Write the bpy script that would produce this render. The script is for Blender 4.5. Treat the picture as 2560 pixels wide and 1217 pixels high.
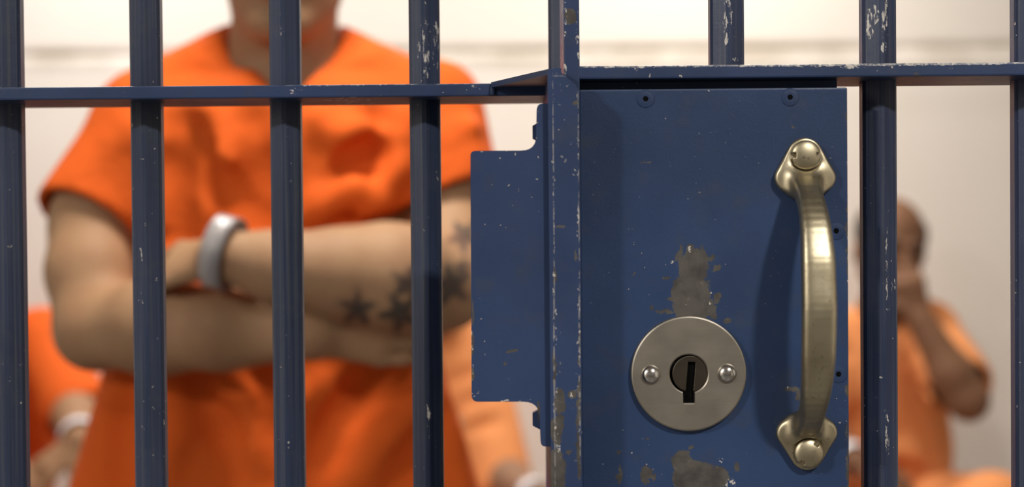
import bpy, math, random
import numpy as np
from mathutils import Vector, Matrix
random.seed(7); np.random.seed(7)
for o in list(bpy.data.objects): bpy.data.objects.remove(o)
SC = bpy.context.scene; COL = SC.collection

# ------------------------------------------------------------------ camera
F_PX, CX, CY = 3850.0, 1280.0, 608.5
CAM = np.array([0.0, 0.0, 1.27])
PITCH, ROLL = math.radians(1.0), math.radians(0.5)
_f = np.array([0, math.cos(PITCH), -math.sin(PITCH)])
_u0 = np.array([0, math.sin(PITCH), math.cos(PITCH)]); _r0 = np.array([1.0, 0, 0])
CR = math.cos(ROLL)*_r0 - math.sin(ROLL)*_u0
CU = math.sin(ROLL)*_r0 + math.cos(ROLL)*_u0
def P(px, py, Y):
    """photo pixel on the plane at depth Y -> world point"""
    d = _f + (px-CX)/F_PX*CR - (py-CY)/F_PX*CU
    return CAM + d*(Y/d[1])
def Q(p):
    """world points (N,3) -> photo pixels"""
    v = np.asarray(p) - CAM; w = v@_f
    return CX + F_PX*(v@CR)/w, CY - F_PX*(v@CU)/w
cam = bpy.data.cameras.new('camera'); co = bpy.data.objects.new('camera', cam); COL.objects.link(co)
cam.sensor_width = 36.0; cam.lens = 36.0*F_PX/2560; cam.clip_start = 0.02
m = Matrix.Identity(4)
for i in range(3): m[i][0], m[i][1], m[i][2], m[i][3] = CR[i], CU[i], -_f[i], CAM[i]
co.matrix_world = m; SC.camera = co
cam.dof.use_dof = True; cam.dof.focus_distance = 0.965; cam.dof.aperture_fstop = 3.9

# ------------------------------------------------------------------ light
SC.view_settings.view_transform = 'Standard'; SC.view_settings.look = 'None'
SC.view_settings.exposure = 0.0; SC.view_settings.gamma = 1.0; SC.view_settings.use_curve_mapping = False
w = bpy.data.worlds.new('world'); SC.world = w; w.use_nodes = True
w.node_tree.nodes['Background'].inputs[0].default_value = (1, .93, .84, 1); w.node_tree.nodes['Background'].inputs[1].default_value = 0.05
CEIL = 2.7
LAMPS = [  # x, y, size, watts, colour, label
    (0.97, -0.96, 0.20, 60, (1, .96, .90), 'round corridor ceiling lamp over the lock side of the cell door'),
    (-2.10, -1.05, 0.26, 80, (1, .97, .92), 'round corridor ceiling lamp over the fixed bars'),
    (-1.02, 3.46, 0.45, 20, (1, .975, .945), 'round cell ceiling lamp above the person by the bench end'),
    (0.50, 3.44, 0.45, 24, (1, .95, .87), 'round cell ceiling lamp above the middle of the bench'),
    (-0.15, 1.62, 0.40, 32, (1, .93, .83), 'round cell ceiling lamp close behind the bars'),
]
for x, y, s, wt, c, lb in LAMPS:
    l = bpy.data.lights.new('lamp_light', 'AREA'); l.shape = 'DISK'; l.size = s; l.energy = wt; l.color = c
    lo = bpy.data.objects.new('lamp_light', l); COL.objects.link(lo); lo.location = (x, y, CEIL-0.075)

# ------------------------------------------------------------------ materials
def new_mat(name):
    mt = bpy.data.materials.new(name); mt.use_nodes = True; return mt, mt.node_tree.nodes, mt.node_tree.links
class G:
    """small node-graph helper"""
    def __init__(s, name):
        s.m, s.n, s.l = new_mat(name); s.b = s.n['Principled BSDF']
        s.pos = s.n.new('ShaderNodeNewGeometry').outputs['Position']
    def put(s, sock, v):
        if hasattr(v, 'is_linked') or hasattr(v, 'links'): s.l.new(v, sock)
        else: sock.default_value = v
    def math(s, op, a, b=0.0, c=0.0, clamp=False):
        n = s.n.new('ShaderNodeMath'); n.operation = op; n.use_clamp = clamp
        s.put(n.inputs[0], a); s.put(n.inputs[1], b); s.put(n.inputs[2], c); return n.outputs[0]
    def vm(s, op, a, b=(0, 0, 0)):
        n = s.n.new('ShaderNodeVectorMath'); n.operation = op
        s.put(n.inputs[0], a); s.put(n.inputs[1], b)
        return n.outputs['Value'] if op in ('LENGTH', 'DOT_PRODUCT') else n.outputs[0]
    def noise(s, scale, detail=3, vec=None, rough=.55, colour=False):
        n = s.n.new('ShaderNodeTexNoise'); n.inputs['Scale'].default_value = scale; n.inputs['Detail'].default_value = detail
        n.inputs['Roughness'].default_value = rough; s.l.new(vec or s.pos, n.inputs['Vector'])
        return n.outputs['Color' if colour else 'Fac']
    def step(s, v, lo, hi):
        n = s.n.new('ShaderNodeMapRange'); n.interpolation_type = 'SMOOTHSTEP'
        s.put(n.inputs[0], v); n.inputs[1].default_value = lo; n.inputs[2].default_value = hi; return n.outputs[0]
    def mix(s, fac, a, b):
        n = s.n.new('ShaderNodeMix'); n.data_type = 'RGBA'
        s.put(n.inputs[0], fac)
        for sk, v in ((n.inputs[6], a), (n.inputs[7], b)):
            s.put(sk, v if not isinstance(v, tuple) else (*v[:3], 1))
        return n.outputs[2]
    def bump(s, h, strength, dist):
        n = s.n.new('ShaderNodeBump'); n.inputs['Strength'].default_value = strength; n.inputs['Distance'].default_value = dist
        s.l.new(h, n.inputs['Height']); s.l.new(n.outputs[0], s.b.inputs['Normal'])
    def xyz(s):
        n = s.n.new('ShaderNodeSeparateXYZ'); s.l.new(s.pos, n.inputs[0]); return n.outputs
    def set(s, **k):
        for a, v in k.items():
            s.put(s.b.inputs[{'base': 'Base Color', 'rough': 'Roughness', 'metal': 'Metallic', 'coat': 'Coat Weight', 'sheen': 'Sheen Weight',
                              'sss': 'Subsurface Weight', 'spec': 'Specular IOR Level'}[a]], (*v, 1) if isinstance(v, tuple) and len(v) == 3 else v)
        return s.m

NAVY = (.028, .050, .122)
BARE, CHIP = (.088, .081, .072), (.50, .47, .43)
def paint(name, bare=(), white=(), speck=0.0, Y=.93, dist=.006, wscale=(160., 160., 160.), base=NAVY, thr=.55, streak=False, lines=()):
    """navy enamel; bare/white = worn-off patches (centre px, radii px) that lie on the thing itself"""
    g = G(name)
    n1 = g.noise(9, 4)
    col = g.mix(g.step(n1, .3, .7), base, tuple(v*.72 for v in base))
    col = g.mix(g.math('MULTIPLY', g.step(g.noise(55, 5), .52, .75), .35), col, (.05, .055, .07))
    if streak:                                            # drawn steel: long run marks under the enamel
        st = g.noise(1.0, 4, vec=g.vm('MULTIPLY', g.pos, (520, 520, 5)), rough=.6)
        col = g.mix(g.math('MULTIPLY', g.step(st, .45, .72), .7), col, (.062, .067, .080)); col = g.mix(g.math('MULTIPLY', g.step(st, .48, .30), .5), col, (.014, .018, .030))
    rough = g.math('MULTIPLY_ADD', g.noise(30, 4), .22, .30)
    def mask(blobs, sc, amp):
        jit = g.vm('MULTIPLY', g.vm('SUBTRACT', g.noise(sc, 6, colour=True, rough=.7), (.5, .5, .5)), (amp, amp, amp))
        p = g.vm('ADD', g.pos, jit); best = None
        for px, py, rx, ry in blobs:
            c = P(px, py, Y); k = F_PX/Y
            d = g.vm('LENGTH', g.vm('MULTIPLY', g.vm('SUBTRACT', p, tuple(c)), (k/rx, 0.0, k/ry)))
            best = d if best is None else g.math('MINIMUM', best, d)
        return g.step(best, 1.04, .96)
    hgt = g.noise(700, 3)
    if bare:
        mk = mask(bare, 120, dist*3.2)
        bc = g.mix(g.step(g.noise(90, 5), .35, .7), BARE, (.048, .043, .040))
        bc = g.mix(g.step(g.noise(240, 4), .60, .75), bc, (.125, .112, .095))
        col = g.mix(mk, col, bc); rough = g.math('MULTIPLY_ADD', mk, .12, rough)
        hgt = g.math('MULTIPLY_ADD', mk, -1.6, hgt)
    if white:
        mk = mask(white, 260, .0035)
        s = g.step(g.noise(1.0, 5, vec=g.vm('MULTIPLY', g.pos, wscale), rough=.75), thr, thr+.035)
        mk = g.math('MULTIPLY', mk, s); col = g.mix(mk, col, CHIP)
    if lines:
        mk = g.math('MULTIPLY', mask(lines, 300, .0006), g.step(g.noise(260, 4), .42, .58)); col = g.mix(g.math('MULTIPLY', mk, .7), col, (.27, .26, .26))
    if speck:
        s = g.step(g.noise(330, 2), .735-.02*speck, .750-.02*speck)
        s = g.math('MULTIPLY', s, g.step(g.noise(14, 3), .45, .6)); col = g.mix(s, col, (.40, .37, .33))
    g.bump(g.math('MULTIPLY_ADD', g.noise(170, 3), 1.5, hgt), .13, .0006)
    return g.set(base=col, rough=rough, spec=.32)

def plain(name, base, rough=.5, metal=0.0, var=.12, scale=40, bump=0.0, bscale=300, **k):
    g = G(name); n = g.noise(scale, 4)
    col = g.mix(g.step(n, .3, .7), base, tuple(v*(1-var) for v in base))
    if bump: g.bump(g.noise(bscale, 3), .4, bump)
    return g.set(base=col, rough=g.math('MULTIPLY_ADD', n, .2, rough-.1), metal=metal, **k)

# ------------------------------------------------------------------ scene graph helpers
def tag(o, label=None, cat=None, group=None, kind=None):
    for k, v in (('label', label), ('category', cat), ('group', group), ('kind', kind)):
        if v: o[k] = v
    return o
def empty(name, loc, label, cat, group=None):
    o = bpy.data.objects.new(name, None); COL.objects.link(o); o.location = loc; o.empty_display_size = .05
    return tag(o, label, cat, group)
def mesh_obj(name, verts, faces, mat, parent=None, smooth=False, me=None):
    if me is None:
        me = bpy.data.meshes.new(name)
        if isinstance(verts, np.ndarray):
            nv, nf = len(verts), len(faces)
            me.vertices.add(nv); me.vertices.foreach_set('co', verts.astype(np.float32).ravel())
            me.loops.add(nf*4); me.loops.foreach_set('vertex_index', faces.astype(np.int32).ravel())
            me.polygons.add(nf); me.polygons.foreach_set('loop_start', np.arange(nf, dtype=np.int32)*4)
            me.update(calc_edges=True); me.validate()
        else:
            me.from_pydata([tuple(v) for v in verts], [], faces)
        if smooth: me.polygons.foreach_set('use_smooth', [True]*len(me.polygons))
        me.materials.append(mat); me.update()
    o = bpy.data.objects.new(name, me); COL.objects.link(o)
    if parent:
        o.parent = parent; o.matrix_parent_inverse = Matrix.Translation(world_loc(parent)).inverted()
    return o
def world_loc(o):
    v = Vector(o.location)
    # parts keep world coordinates in their mesh: only the top Empty has an offset
    return v if o.parent is None else Vector((0, 0, 0)) + (Vector(o.location) - 0*v)
def bevel_box(lo, hi, b):
    """box with chamfered edges: 24 corners"""
    import bmesh
    bm = bmesh.new(); bmesh.ops.create_cube(bm, size=1)
    for v in bm.verts:
        for i in range(3): v.co[i] = lo[i] if v.co[i] < 0 else hi[i]
    if b: bmesh.ops.bevel(bm, geom=bm.edges[:], offset=b, segments=2, affect='EDGES', profile=.6)
    return bm_data(bm)
def bm_data(bm):
    bm.normal_update(); bm.verts.index_update()
    v = [tuple(x.co) for x in bm.verts]; f = [[q.index for q in x.verts] for x in bm.faces]; bm.free(); return v, f
def prism(poly, axis, lo, hi, b=0.0, seg=2):
    """polygon in the two other axes extruded along axis (0,1,2), front edges bevelled"""
    import bmesh
    bm = bmesh.new(); oth = [i for i in range(3) if i != axis]
    def mk(t):
        r = []
        for p in poly:
            c = [0, 0, 0]; c[axis] = t; c[oth[0]], c[oth[1]] = p; r.append(bm.verts.new(c))
        return r
    a, c = mk(lo), mk(hi); n = len(poly)
    bm.faces.new(a); bm.faces.new(c[::-1])
    for i in range(n): bm.faces.new((a[(i+1) % n], a[i], c[i], c[(i+1) % n]))
    bmesh.ops.recalc_face_normals(bm, faces=bm.faces[:])
    if b:
        es = [e for e in bm.edges if all(abs(v.co[axis]-lo) < 1e-9 for v in e.verts) or all(abs(v.co[axis]-hi) < 1e-9 for v in e.verts)]
        bmesh.ops.bevel(bm, geom=es, offset=b, segments=seg, affect='EDGES', profile=.6)
    return bm_data(bm)
def loft(rings, cap0=True, cap1=True):
    v, f = [], []; n = len(rings[0])
    for r in rings: v += [tuple(p) for p in r]
    for k in range(len(rings)-1):
        for i in range(n): f.append([k*n+i, k*n+(i+1) % n, (k+1)*n+(i+1) % n, (k+1)*n+i])
    if cap0: f.append(list(range(n))[::-1])
    if cap1: f.append([(len(rings)-1)*n+i for i in range(n)])
    return v, f
def box(name, lo, hi, mat, parent=None, b=0.0015): return mesh_obj(name, *bevel_box(lo, hi, b), mat, parent)
def rounded(pts):
    """[(x, z, r)] -> polygon with filleted corners (r metres)"""
    out = []; n = len(pts)
    for i in range(n):
        p, a, c = np.array(pts[i][:2]), np.array(pts[i-1][:2]), np.array(pts[(i+1) % n][:2]); r = pts[i][2]
        if r <= 0: out.append(tuple(p)); continue
        da, dc = (a-p)/np.linalg.norm(a-p), (c-p)/np.linalg.norm(c-p)
        r = min(r, .49*np.linalg.norm(a-p), .49*np.linalg.norm(c-p))
        for t in np.linspace(0, 1, 7):
            out.append(tuple((p+da*r)*(1-t)**2 + 2*p*t*(1-t) + (p+dc*r)*t*t))
    return out

# ------------------------------------------------------------------ implicit modelling: smooth unions on a grid, surface nets
def nv(v): v = np.asarray(v, float); return v/np.linalg.norm(v)
class Vox:
    def __init__(s, lo, hi, h):
        s.lo = np.array(lo, float); s.h = h; s.n = np.ceil((np.array(hi)-s.lo)/h).astype(int)+1
        s.F = np.ones(s.n, np.float32); s.ax = [(s.lo[i]+h*np.arange(s.n[i])).astype(np.float32) for i in range(3)]
    def blk(s, pr, k):
        m = k+4*s.h
        a = np.clip(np.floor((np.array(pr[0])-m-s.lo)/s.h).astype(int), 0, s.n); b = np.clip(np.ceil((np.array(pr[1])+m-s.lo)/s.h).astype(int)+1, 0, s.n)
        if (b <= a).any(): return None
        sl = tuple(slice(a[i], b[i]) for i in range(3))
        return sl, pr[2](s.ax[0][sl[0]][:, None, None], s.ax[1][sl[1]][None, :, None], s.ax[2][sl[2]][None, None, :])
    def add(s, pr, k=.02):
        r = s.blk(pr, k)
        if r:
            a = s.F[r[0]]; h = np.maximum(k-np.abs(a-r[1]), 0)/k; s.F[r[0]] = np.minimum(a, r[1])-h*h*k*.25
        return s
    def cut(s, pr, k=.01):
        r = s.blk(pr, k)
        if r:
            a = s.F[r[0]]; d = -r[1]; h = np.maximum(k-np.abs(a-d), 0)/k; s.F[r[0]] = np.maximum(a, d)+h*h*k*.25
        return s
    def mesh(s):
        F = s.F; S = F < 0
        nx, ny, nz = F.shape
        cnt = np.zeros((nx-1, ny-1, nz-1), np.int8)
        C = [(i, j, k) for i in (0, 1) for j in (0, 1) for k in (0, 1)]
        for i, j, k in C: cnt += S[i:nx-1+i, j:ny-1+j, k:nz-1+k]
        idx = np.argwhere((cnt > 0) & (cnt < 8)); N = len(idx)
        V = np.stack([F[idx[:, 0]+i, idx[:, 1]+j, idx[:, 2]+k] for i, j, k in C], 1).astype(float)
        acc = np.zeros((N, 3)); num = np.zeros(N)
        for a in range(8):
            for b in range(a+1, 8):
                if sum(abs(C[a][q]-C[b][q]) for q in range(3)) != 1: continue
                cr = (V[:, a] < 0) != (V[:, b] < 0); va, vb = V[cr, a], V[cr, b]; t = va/(va-vb)
                acc[cr] += np.array(C[a])+t[:, None]*(np.array(C[b])-np.array(C[a])); num[cr] += 1
        verts = s.lo+s.h*(idx+acc/num[:, None])
        ID = np.full((nx-1, ny-1, nz-1), -1, np.int64); ID[tuple(idx.T)] = np.arange(N)
        Q4 = []
        for ax in range(3):
            o1, o2 = (ax+1) % 3, (ax+2) % 3
            A = np.moveaxis(S, (ax, o1, o2), (0, 1, 2)); I = np.moveaxis(ID, (ax, o1, o2), (0, 1, 2))
            e = A[:-1, 1:-1, 1:-1] != A[1:, 1:-1, 1:-1]; p = np.argwhere(e); f = A[:-1, 1:-1, 1:-1][e]
            i, j, k = p[:, 0], p[:, 1], p[:, 2]
            q = np.stack([I[i, j, k], I[i, j+1, k], I[i, j+1, k+1], I[i, j, k+1]], 1)
            q[~f] = q[~f][:, ::-1]; Q4.append(q)
        return verts, np.concatenate(Q4)
def cone(a, b, ra, rb=None):
    a, b = np.array(a, float), np.array(b, float); rb = ra if rb is None else rb; d = b-a; L2 = max(d@d, 1e-12); R = max(ra, rb)
    def f(x, y, z):
        t = np.clip(((x-a[0])*d[0]+(y-a[1])*d[1]+(z-a[2])*d[2])/L2, 0, 1)
        return np.sqrt((x-a[0]-t*d[0])**2+(y-a[1]-t*d[1])**2+(z-a[2]-t*d[2])**2)-(ra+(rb-ra)*t)
    return np.minimum(a, b)-R, np.maximum(a, b)+R, f
def econe(a, b, side, r0, r1, cap=None, pw=2.0):
    """tapered bar with elliptical section: r = (half size along side, half size across)"""
    a, b = np.array(a, float), np.array(b, float); d = b-a; L = np.linalg.norm(d); e = d/L
    s = nv(np.array(side, float)-e*(np.array(side, float)@e)); c = np.cross(e, s); R = max(*r0, *r1); cp = cap or min(min(r0), min(r1))
    def f(x, y, z):
        X, Y, Z = x-a[0], y-a[1], z-a[2]; l = X*e[0]+Y*e[1]+Z*e[2]; t = np.clip(l/L, 0, 1); ex = np.maximum(l-L, 0)+np.minimum(l, 0)
        rs, rc = r0[0]+(r1[0]-r0[0])*t, r0[1]+(r1[1]-r0[1])*t
        q = (np.abs((X*s[0]+Y*s[1]+Z*s[2])/rs)**pw+np.abs((X*c[0]+Y*c[1]+Z*c[2])/rc)**pw+np.abs(ex/cp)**pw)**(1/pw) if pw != 2.0 else np.sqrt(((X*s[0]+Y*s[1]+Z*s[2])/rs)**2+((X*c[0]+Y*c[1]+Z*c[2])/rc)**2+(ex/cp)**2)
        return (q-1)*np.minimum(rs, rc)
    return np.minimum(a, b)-R, np.maximum(a, b)+R, f
def ell(c, r, ax=None):
    c = np.array(c, float); A = np.eye(3) if ax is None else np.array([nv(v) for v in ax]); R = max(r)
    def f(x, y, z):
        X, Y, Z = x-c[0], y-c[1], z-c[2]
        q = np.sqrt(sum(((X*A[i][0]+Y*A[i][1]+Z*A[i][2])/r[i])**2 for i in range(3)))
        return (q-1)*min(r)
    return c-R, c+R, f
def boxp(c, r, ax=None):
    c = np.array(c, float); A = np.eye(3) if ax is None else np.array([nv(v) for v in ax]); R = np.linalg.norm(r)
    def f(x, y, z):
        X, Y, Z = x-c[0], y-c[1], z-c[2]; d = None
        for i in range(3):
            q = np.abs(X*A[i][0]+Y*A[i][1]+Z*A[i][2])-r[i]; d = q if d is None else np.maximum(d, q)
        return d
    return c-R, c+R, f
def stack(tab, p=2.3):
    """loft of super-ellipses: rows (z, cx, cy, rx, ry)"""
    t = np.array(sorted(tab), float); zs = t[:, 0]
    def f(x, y, z):
        cx, cy, rx, ry = (np.interp(z, zs, t[:, i]) for i in (1, 2, 3, 4))
        q = (np.abs((x-cx)/rx)**p+np.abs((y-cy)/ry)**p)**(1/p)
        d = (q-1)*np.minimum(rx, ry)
        return np.maximum(np.maximum(d, z-zs[-1]), zs[0]-z)
    M = max(t[:, 3].max(), t[:, 4].max())
    return np.array([t[:, 1].min()-M, t[:, 2].min()-M, zs[0]]), np.array([t[:, 1].max()+M, t[:, 2].max()+M, zs[-1]]), f
def chain(V, pts, rad, k):
    for i in range(len(pts)-1): V.add(cone(pts[i], pts[i+1], rad[i], rad[i+1]), k)
def bounds(pts, m):
    p = np.array(pts); return p.min(0)-m, p.max(0)+m

# ================================================================== SETTING
X0, X1, Y0, Y1 = -2.6, 2.6, -2.2, 4.1
def wall_mat(name, base):
    g = G(name); z = g.xyz()[2]
    col = g.mix(g.step(g.noise(1.3, 4), .3, .75), base, tuple(v*.95 for v in base))
    led = P(1280, 138, Y1)[2]
    band = g.math('MULTIPLY', g.step(g.math('ABSOLUTE', g.math('SUBTRACT', z, led)), .055, .012), g.step(g.noise(5, 4), .30, .70))
    col = g.mix(g.math('MULTIPLY', band, .7), col, (.42, .36, .28))      # dirt settled on the ledge line
    g.bump(g.noise(60, 4), .15, .002)
    return g.set(base=col, rough=.62)
M_WALL = wall_mat('painted_wall', (.80, .75, .69))
M_CORR = plain('corridor_wall', (.13, .12, .11), .7, var=.1, scale=2)
M_CEIL = plain('ceiling_paint', (.50, .47, .43), .8, var=.06, scale=3)
M_FLOOR = plain('sealed_concrete', (.13, .12, .11), .45, var=.25, scale=5)
def struct(name, lo, hi, mat, label, b=0.0): return tag(box(name, lo, hi, mat, None, b), label, name.split('_')[0], None, 'structure')
struct('floor', (X0-.1, Y0-.1, -.1), (X1+.1, Y1+.1, 0), M_FLOOR, 'grey sealed concrete floor of cell and corridor')
struct('ceiling', (X0-.1, Y0-.1, CEIL), (X1+.1, Y1+.1, CEIL+.1), M_CEIL, 'pale painted ceiling of cell and corridor')
LED = P(1280, 134, Y1)[2]
wb = tag(mesh_obj('wall_back', *prism([(Y1, 0.0), (Y1, LED-.012), (Y1+.012, LED-.004), (Y1+.022, LED), (Y1+.022, LED+.014), (Y1+.012, LED+.022), (Y1+.012, CEIL), (Y1+.15, CEIL), (Y1+.15, 0.0)], 0, X0-.1, X1+.1), M_WALL),
         'cream painted cell wall with a shallow groove line', 'wall', None, 'structure')
struct('wall_left', (X0-.1, Y0, 0), (X0, Y1, CEIL), M_WALL, 'cream painted side wall beside the fixed bars')
struct('wall_right', (X1, Y0, 0), (X1+.1, Y1, CEIL), M_WALL, 'cream painted side wall beyond the cell door')
struct('wall_front', (X0-.1, Y0-.1, 0), (X1+.1, Y0, CEIL), M_CORR, 'grey-beige corridor wall facing the cell')
M_LAMP = plain('lamp_housing', (.6, .6, .58), .4); gl = G('lamp_diffuser'); gl.b.inputs['Emission Color'].default_value = (1, .94, .86, 1); gl.b.inputs['Emission Strength'].default_value = 3.0
M_DIFF = gl.set(base=(.8, .8, .78))
def circ(cx, cy, z, r, n=40): return [(cx+r*math.cos(2*math.pi*i/n), cy+r*math.sin(2*math.pi*i/n), z) for i in range(n)]
for x, y, s, wt, c, lb in LAMPS:
    t = empty('ceiling_lamp', (x, y, CEIL), lb, 'lamp', 'round ceiling lamps'); r = s/2
    mesh_obj('housing', *loft([circ(x, y, CEIL, r+.05), circ(x, y, CEIL-.04, r+.05), circ(x, y, CEIL-.06, r+.02), circ(x, y, CEIL-.05, r+.015)]), M_LAMP, t)
    mesh_obj('diffuser', *loft([circ(x, y, CEIL-.045, r), circ(x, y, CEIL-.062, r), circ(x, y, CEIL-.07, r-.03)]), M_DIFF, t)

# ================================================================== FIXED BARS (grille)
YC0, YC1, YB = 1.000, 1.073, 1.036           # crossbar front / back, bar axis
def px_x(px, py, Y): return P(px, py, Y)[0]
def px_z(px, py, Y): return P(px, py, Y)[2]
def hexbar(z0, z1, af=.0205, ch=.0016):
    R = af/math.sqrt(3); c = []
    for i in range(6):
        a = -math.pi/2+i*math.pi/3; p = np.array([math.cos(a), math.sin(a)])*R; t = np.array([-math.sin(a), math.cos(a)])
        e = p*(1-ch*.58/R); c += [tuple(e-t*ch), tuple(e*1.004), tuple(e+t*ch)]
    return loft([[(x, y, z) for x, y in c] for z in (z0, z1)])
W4 = [(1060, 70, 7, 40), (1063, 135, 9, 50), (1064, 185, 6, 26), (1088, 110, 10, 60), (1041, 120, 8, 22)]
M_GBAR = paint('navy_enamel_fixed_bars', white=W4+[(1070, 1040, 5, 40), (345, 640, 6, 20), (700, 60, 3, 60)], speck=.8, Y=1.02, wscale=(420, 420, 110), base=(.026, .038, .080), streak=True)
M_GCROSS = paint('navy_enamel_fixed_crossbar', lines=[(820, 212, 110, 2), (1050, 210, 150, 1.6), (880, 245, 90, 1.6)], thr=.56, white=[(790, 212, 60, 3), (940, 211, 80, 2), (1060, 209, 110, 2), (860, 244, 60, 2), (740, 228, 18, 8), (1190, 218, 20, 5), (960, 236, 14, 4)], speck=1.0, Y=1.0, wscale=(230, 230, 420))
grille = empty('barred_panel', (-1.27, YB, 0), 'navy blue fixed panel of vertical cell bars with jamb and keeper plate beside the lock', 'cell bars')
ZT, ZBOT = 2.62, 0.03
barme = None
xb4 = px_x(1066, 600, YB); pit = (px_x(1066, 600, YB)-px_x(372, 600, YB))/2
xs = [xb4+pit] + [xb4-pit*i for i in range(0, 28)]
def put_bar(parent, x, y, me, nm='bar'):
    o = bpy.data.objects.new(nm, me); COL.objects.link(o); o.parent = parent
    o.location = Vector((x, y, 0))-Vector(parent.location); return o
v, f = hexbar(ZBOT, ZT); bm_ = bpy.data.meshes.new('bar'); bm_.from_pydata(v, [], f); bm_.materials.append(M_GBAR)
for x in xs:
    if x > X0+.03: put_bar(grille, x, YB, bm_)
zc1, zc0 = px_z(640, 213, YC0), px_z(640, 245, YC0)
XG = px_x(1232, 220, YC0)
box('crossbar', (X0+.005, YC0, zc0), (px_x(1373, 600, .905)+.0075, YC1, zc1), M_GCROSS, grille, .0012)
for z in (0.36, 2.2): box('crossbar', (X0+.005, YC0, z), (xs[0]+.02, YC1, z+.0085), M_GCROSS, grille, .0012)
box('sill_rail', (X0+.005, YC0, 0), (xs[0]+.02, YC1, .04), M_GCROSS, grille, .0015)
box('head_rail', (X0+.005, YC0, 2.6), (xs[0]+.02, YC1, CEIL), M_GCROSS, grille, .0015)
# gusset: flat bar that runs forward from the crossbar to the jamb
YJ = .905
JX0, JX1 = px_x(1373, 600, YJ), px_x(1449, 600, YJ)
M_JAMB = paint('navy_enamel_jamb', thr=.575, lines=[(1384, 480, 1.6, 330), (1386, 980, 2.2, 250), (1448, 500, 2.2, 290), (1449, 950, 2.5, 220), (1408, 190, 26, 2), (1440, 205, 5, 9)], speck=1.2, Y=YJ, dist=.003,
    bare=[(1392, 1180, 24, 60), (1388, 1080, 14, 34), (1398, 1000, 13, 36), (1386, 920, 5, 40), (1447, 1010, 5, 70), (1448, 1140, 6, 60), (1430, 985, 10, 10), (1402, 978, 8, 8), (1450, 860, 3, 60), (1443, 253, 8, 5), (1400, 1060, 12, 26), (1425, 1130, 7, 6), (1402, 568, 12, 3), (1386, 690, 5, 20), (1440, 640, 3, 14)],
    white=[(1447, 380, 4, 170), (1447, 700, 4, 200), (1446, 960, 8, 120), (1384, 400, 2.5, 260), (1387, 900, 6, 200), (1400, 880, 12, 60), (1440, 990, 14, 50), (1396, 1105, 8, 26), (1420, 212, 20, 5), (1385, 760, 4, 120), (1436, 430, 9, 9)], wscale=(300, 300, 190))
zg1, zg0 = zc1+.0004, zc1-.0030
gv = [(XG-.001, YC0-.0004), (XG-.001, YC0-.0022), (JX0+.002, YJ+.002), (JX0+.008, YJ+.002), (JX0+.008, YC0-.0004)]
mesh_obj('gusset', *prism(gv, 2, zg0, zg1, .0009), M_JAMB, grille)
box('weld_bead', (XG-.0015, YC0-.0022, zc0+.0005), (XG+.0012, YC0+.001, zc1-.0025), M_JAMB, grille, .0009)
def pz(px, py, Y): q = P(px, py, Y); return (q[0], q[2])
jz = [pz(1373, 600, YJ)[0], pz(1449, 600, YJ)[0]]
poly = rounded([(jz[0], .05, 0), (jz[0], px_z(1373, 176, YJ), .002), (jz[0]+.0045, px_z(1385, 170, YJ), .002), (jz[0]+.0125, px_z(1428, 198, YJ), .004), (jz[1], px_z(1447, 218, YJ), .005), (jz[1], .05, 0)])
mesh_obj('jamb', *prism(poly, 1, YJ, YJ+.0095, .0022, 3), M_JAMB, grille)
M_JSIDE = paint('navy_enamel_jamb_side', speck=.5, bare=[(1376, 1165, 14, 60)], Y=.95)
box('jamb_return', (jz[0]+.0004, YJ+.009, .05), (jz[0]+.009, YC1, px_z(1385, 176, YJ)), M_JSIDE, grille, .0012)
# keeper plate beside the jamb
YK = .911
kp = lambda px, py, r: (*pz(px, py, YK), r)
poly = rounded([kp(1176, 377, .003), kp(1340, 376, .0088), kp(1342, 258, .0042), kp(1377, 258, 0), kp(1385, 1116, 0), kp(1352, 1116, .003), kp(1348, 1004, .0095), kp(1179, 1004, .004)])
M_KEEP = paint('navy_enamel_keeper', speck=1.1, Y=YK, dist=.0016,
    bare=[(1182, 935, 4, 14), (1181, 860, 3, 30), (1280, 877, 14, 4), (1263, 908, 4, 5), (1182, 780, 2.5, 30), (1345, 1030, 3, 30)],
    white=[(1182, 985, 9, 8), (1300, 1001, 50, 2.5), (1180, 880, 3, 60), (1240, 378, 50, 2)])
kpo = mesh_obj('keeper_plate', *prism(poly, 1, YK, YK+.006, .0011, 2), M_KEEP, grille)
for py in (328, 1052):
    c = P(1362, py, YK); r = .0082
    hexa = [(c[0]+r*math.cos(math.pi/3*(i+.5)), c[2]+r*.92*math.sin(math.pi/3*(i+.5))) for i in range(6)]
    mesh_obj('bolt_head', *prism(hexa, 1, YK+.007, YK+.013, .001), M_KEEP, kpo)

# ================================================================== CELL DOOR
YD0, YD1, YDB, YP = .925, .997, .961, .930
M_DBAR = paint('navy_enamel_door_bars', thr=.51, speck=1.0, Y=.955, streak=True, base=(.027, .041, .092), wscale=(420, 420, 110),
    white=[(1812, 60, 8, 55), (1818, 40, 9, 40), (2204, 60, 4, 75), (2211, 20, 4, 50), (2205, 120, 8, 14), (2212, 660, 2.5, 90), (2213, 1090, 5, 60), (2232, 715, 6, 20), (2180, 40, 14, 24), (2172, 70, 8, 30), (1836, 150, 8, 4)])
M_DCROSS = paint('navy_enamel_door_rail', thr=.50, lines=[(1650, 164.5, 210, 3), (2000, 161.5, 260, 3.5), (2400, 158, 240, 3.5), (2150, 160, 120, 5)], speck=1.4, Y=YD0, wscale=(260, 260, 420), bare=[(2292, 184, 10, 4)],
    white=[(1560, 166, 110, 3), (1800, 163, 150, 4), (2050, 161, 200, 5), (2330, 159, 240, 4), (1590, 172, 5, 6), (2140, 166, 40, 5)])
door = empty('cell_door', (.40, YDB, 0), 'navy blue barred cell door with lock box, round keyhole plate and brass pull handle', 'door')
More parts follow.
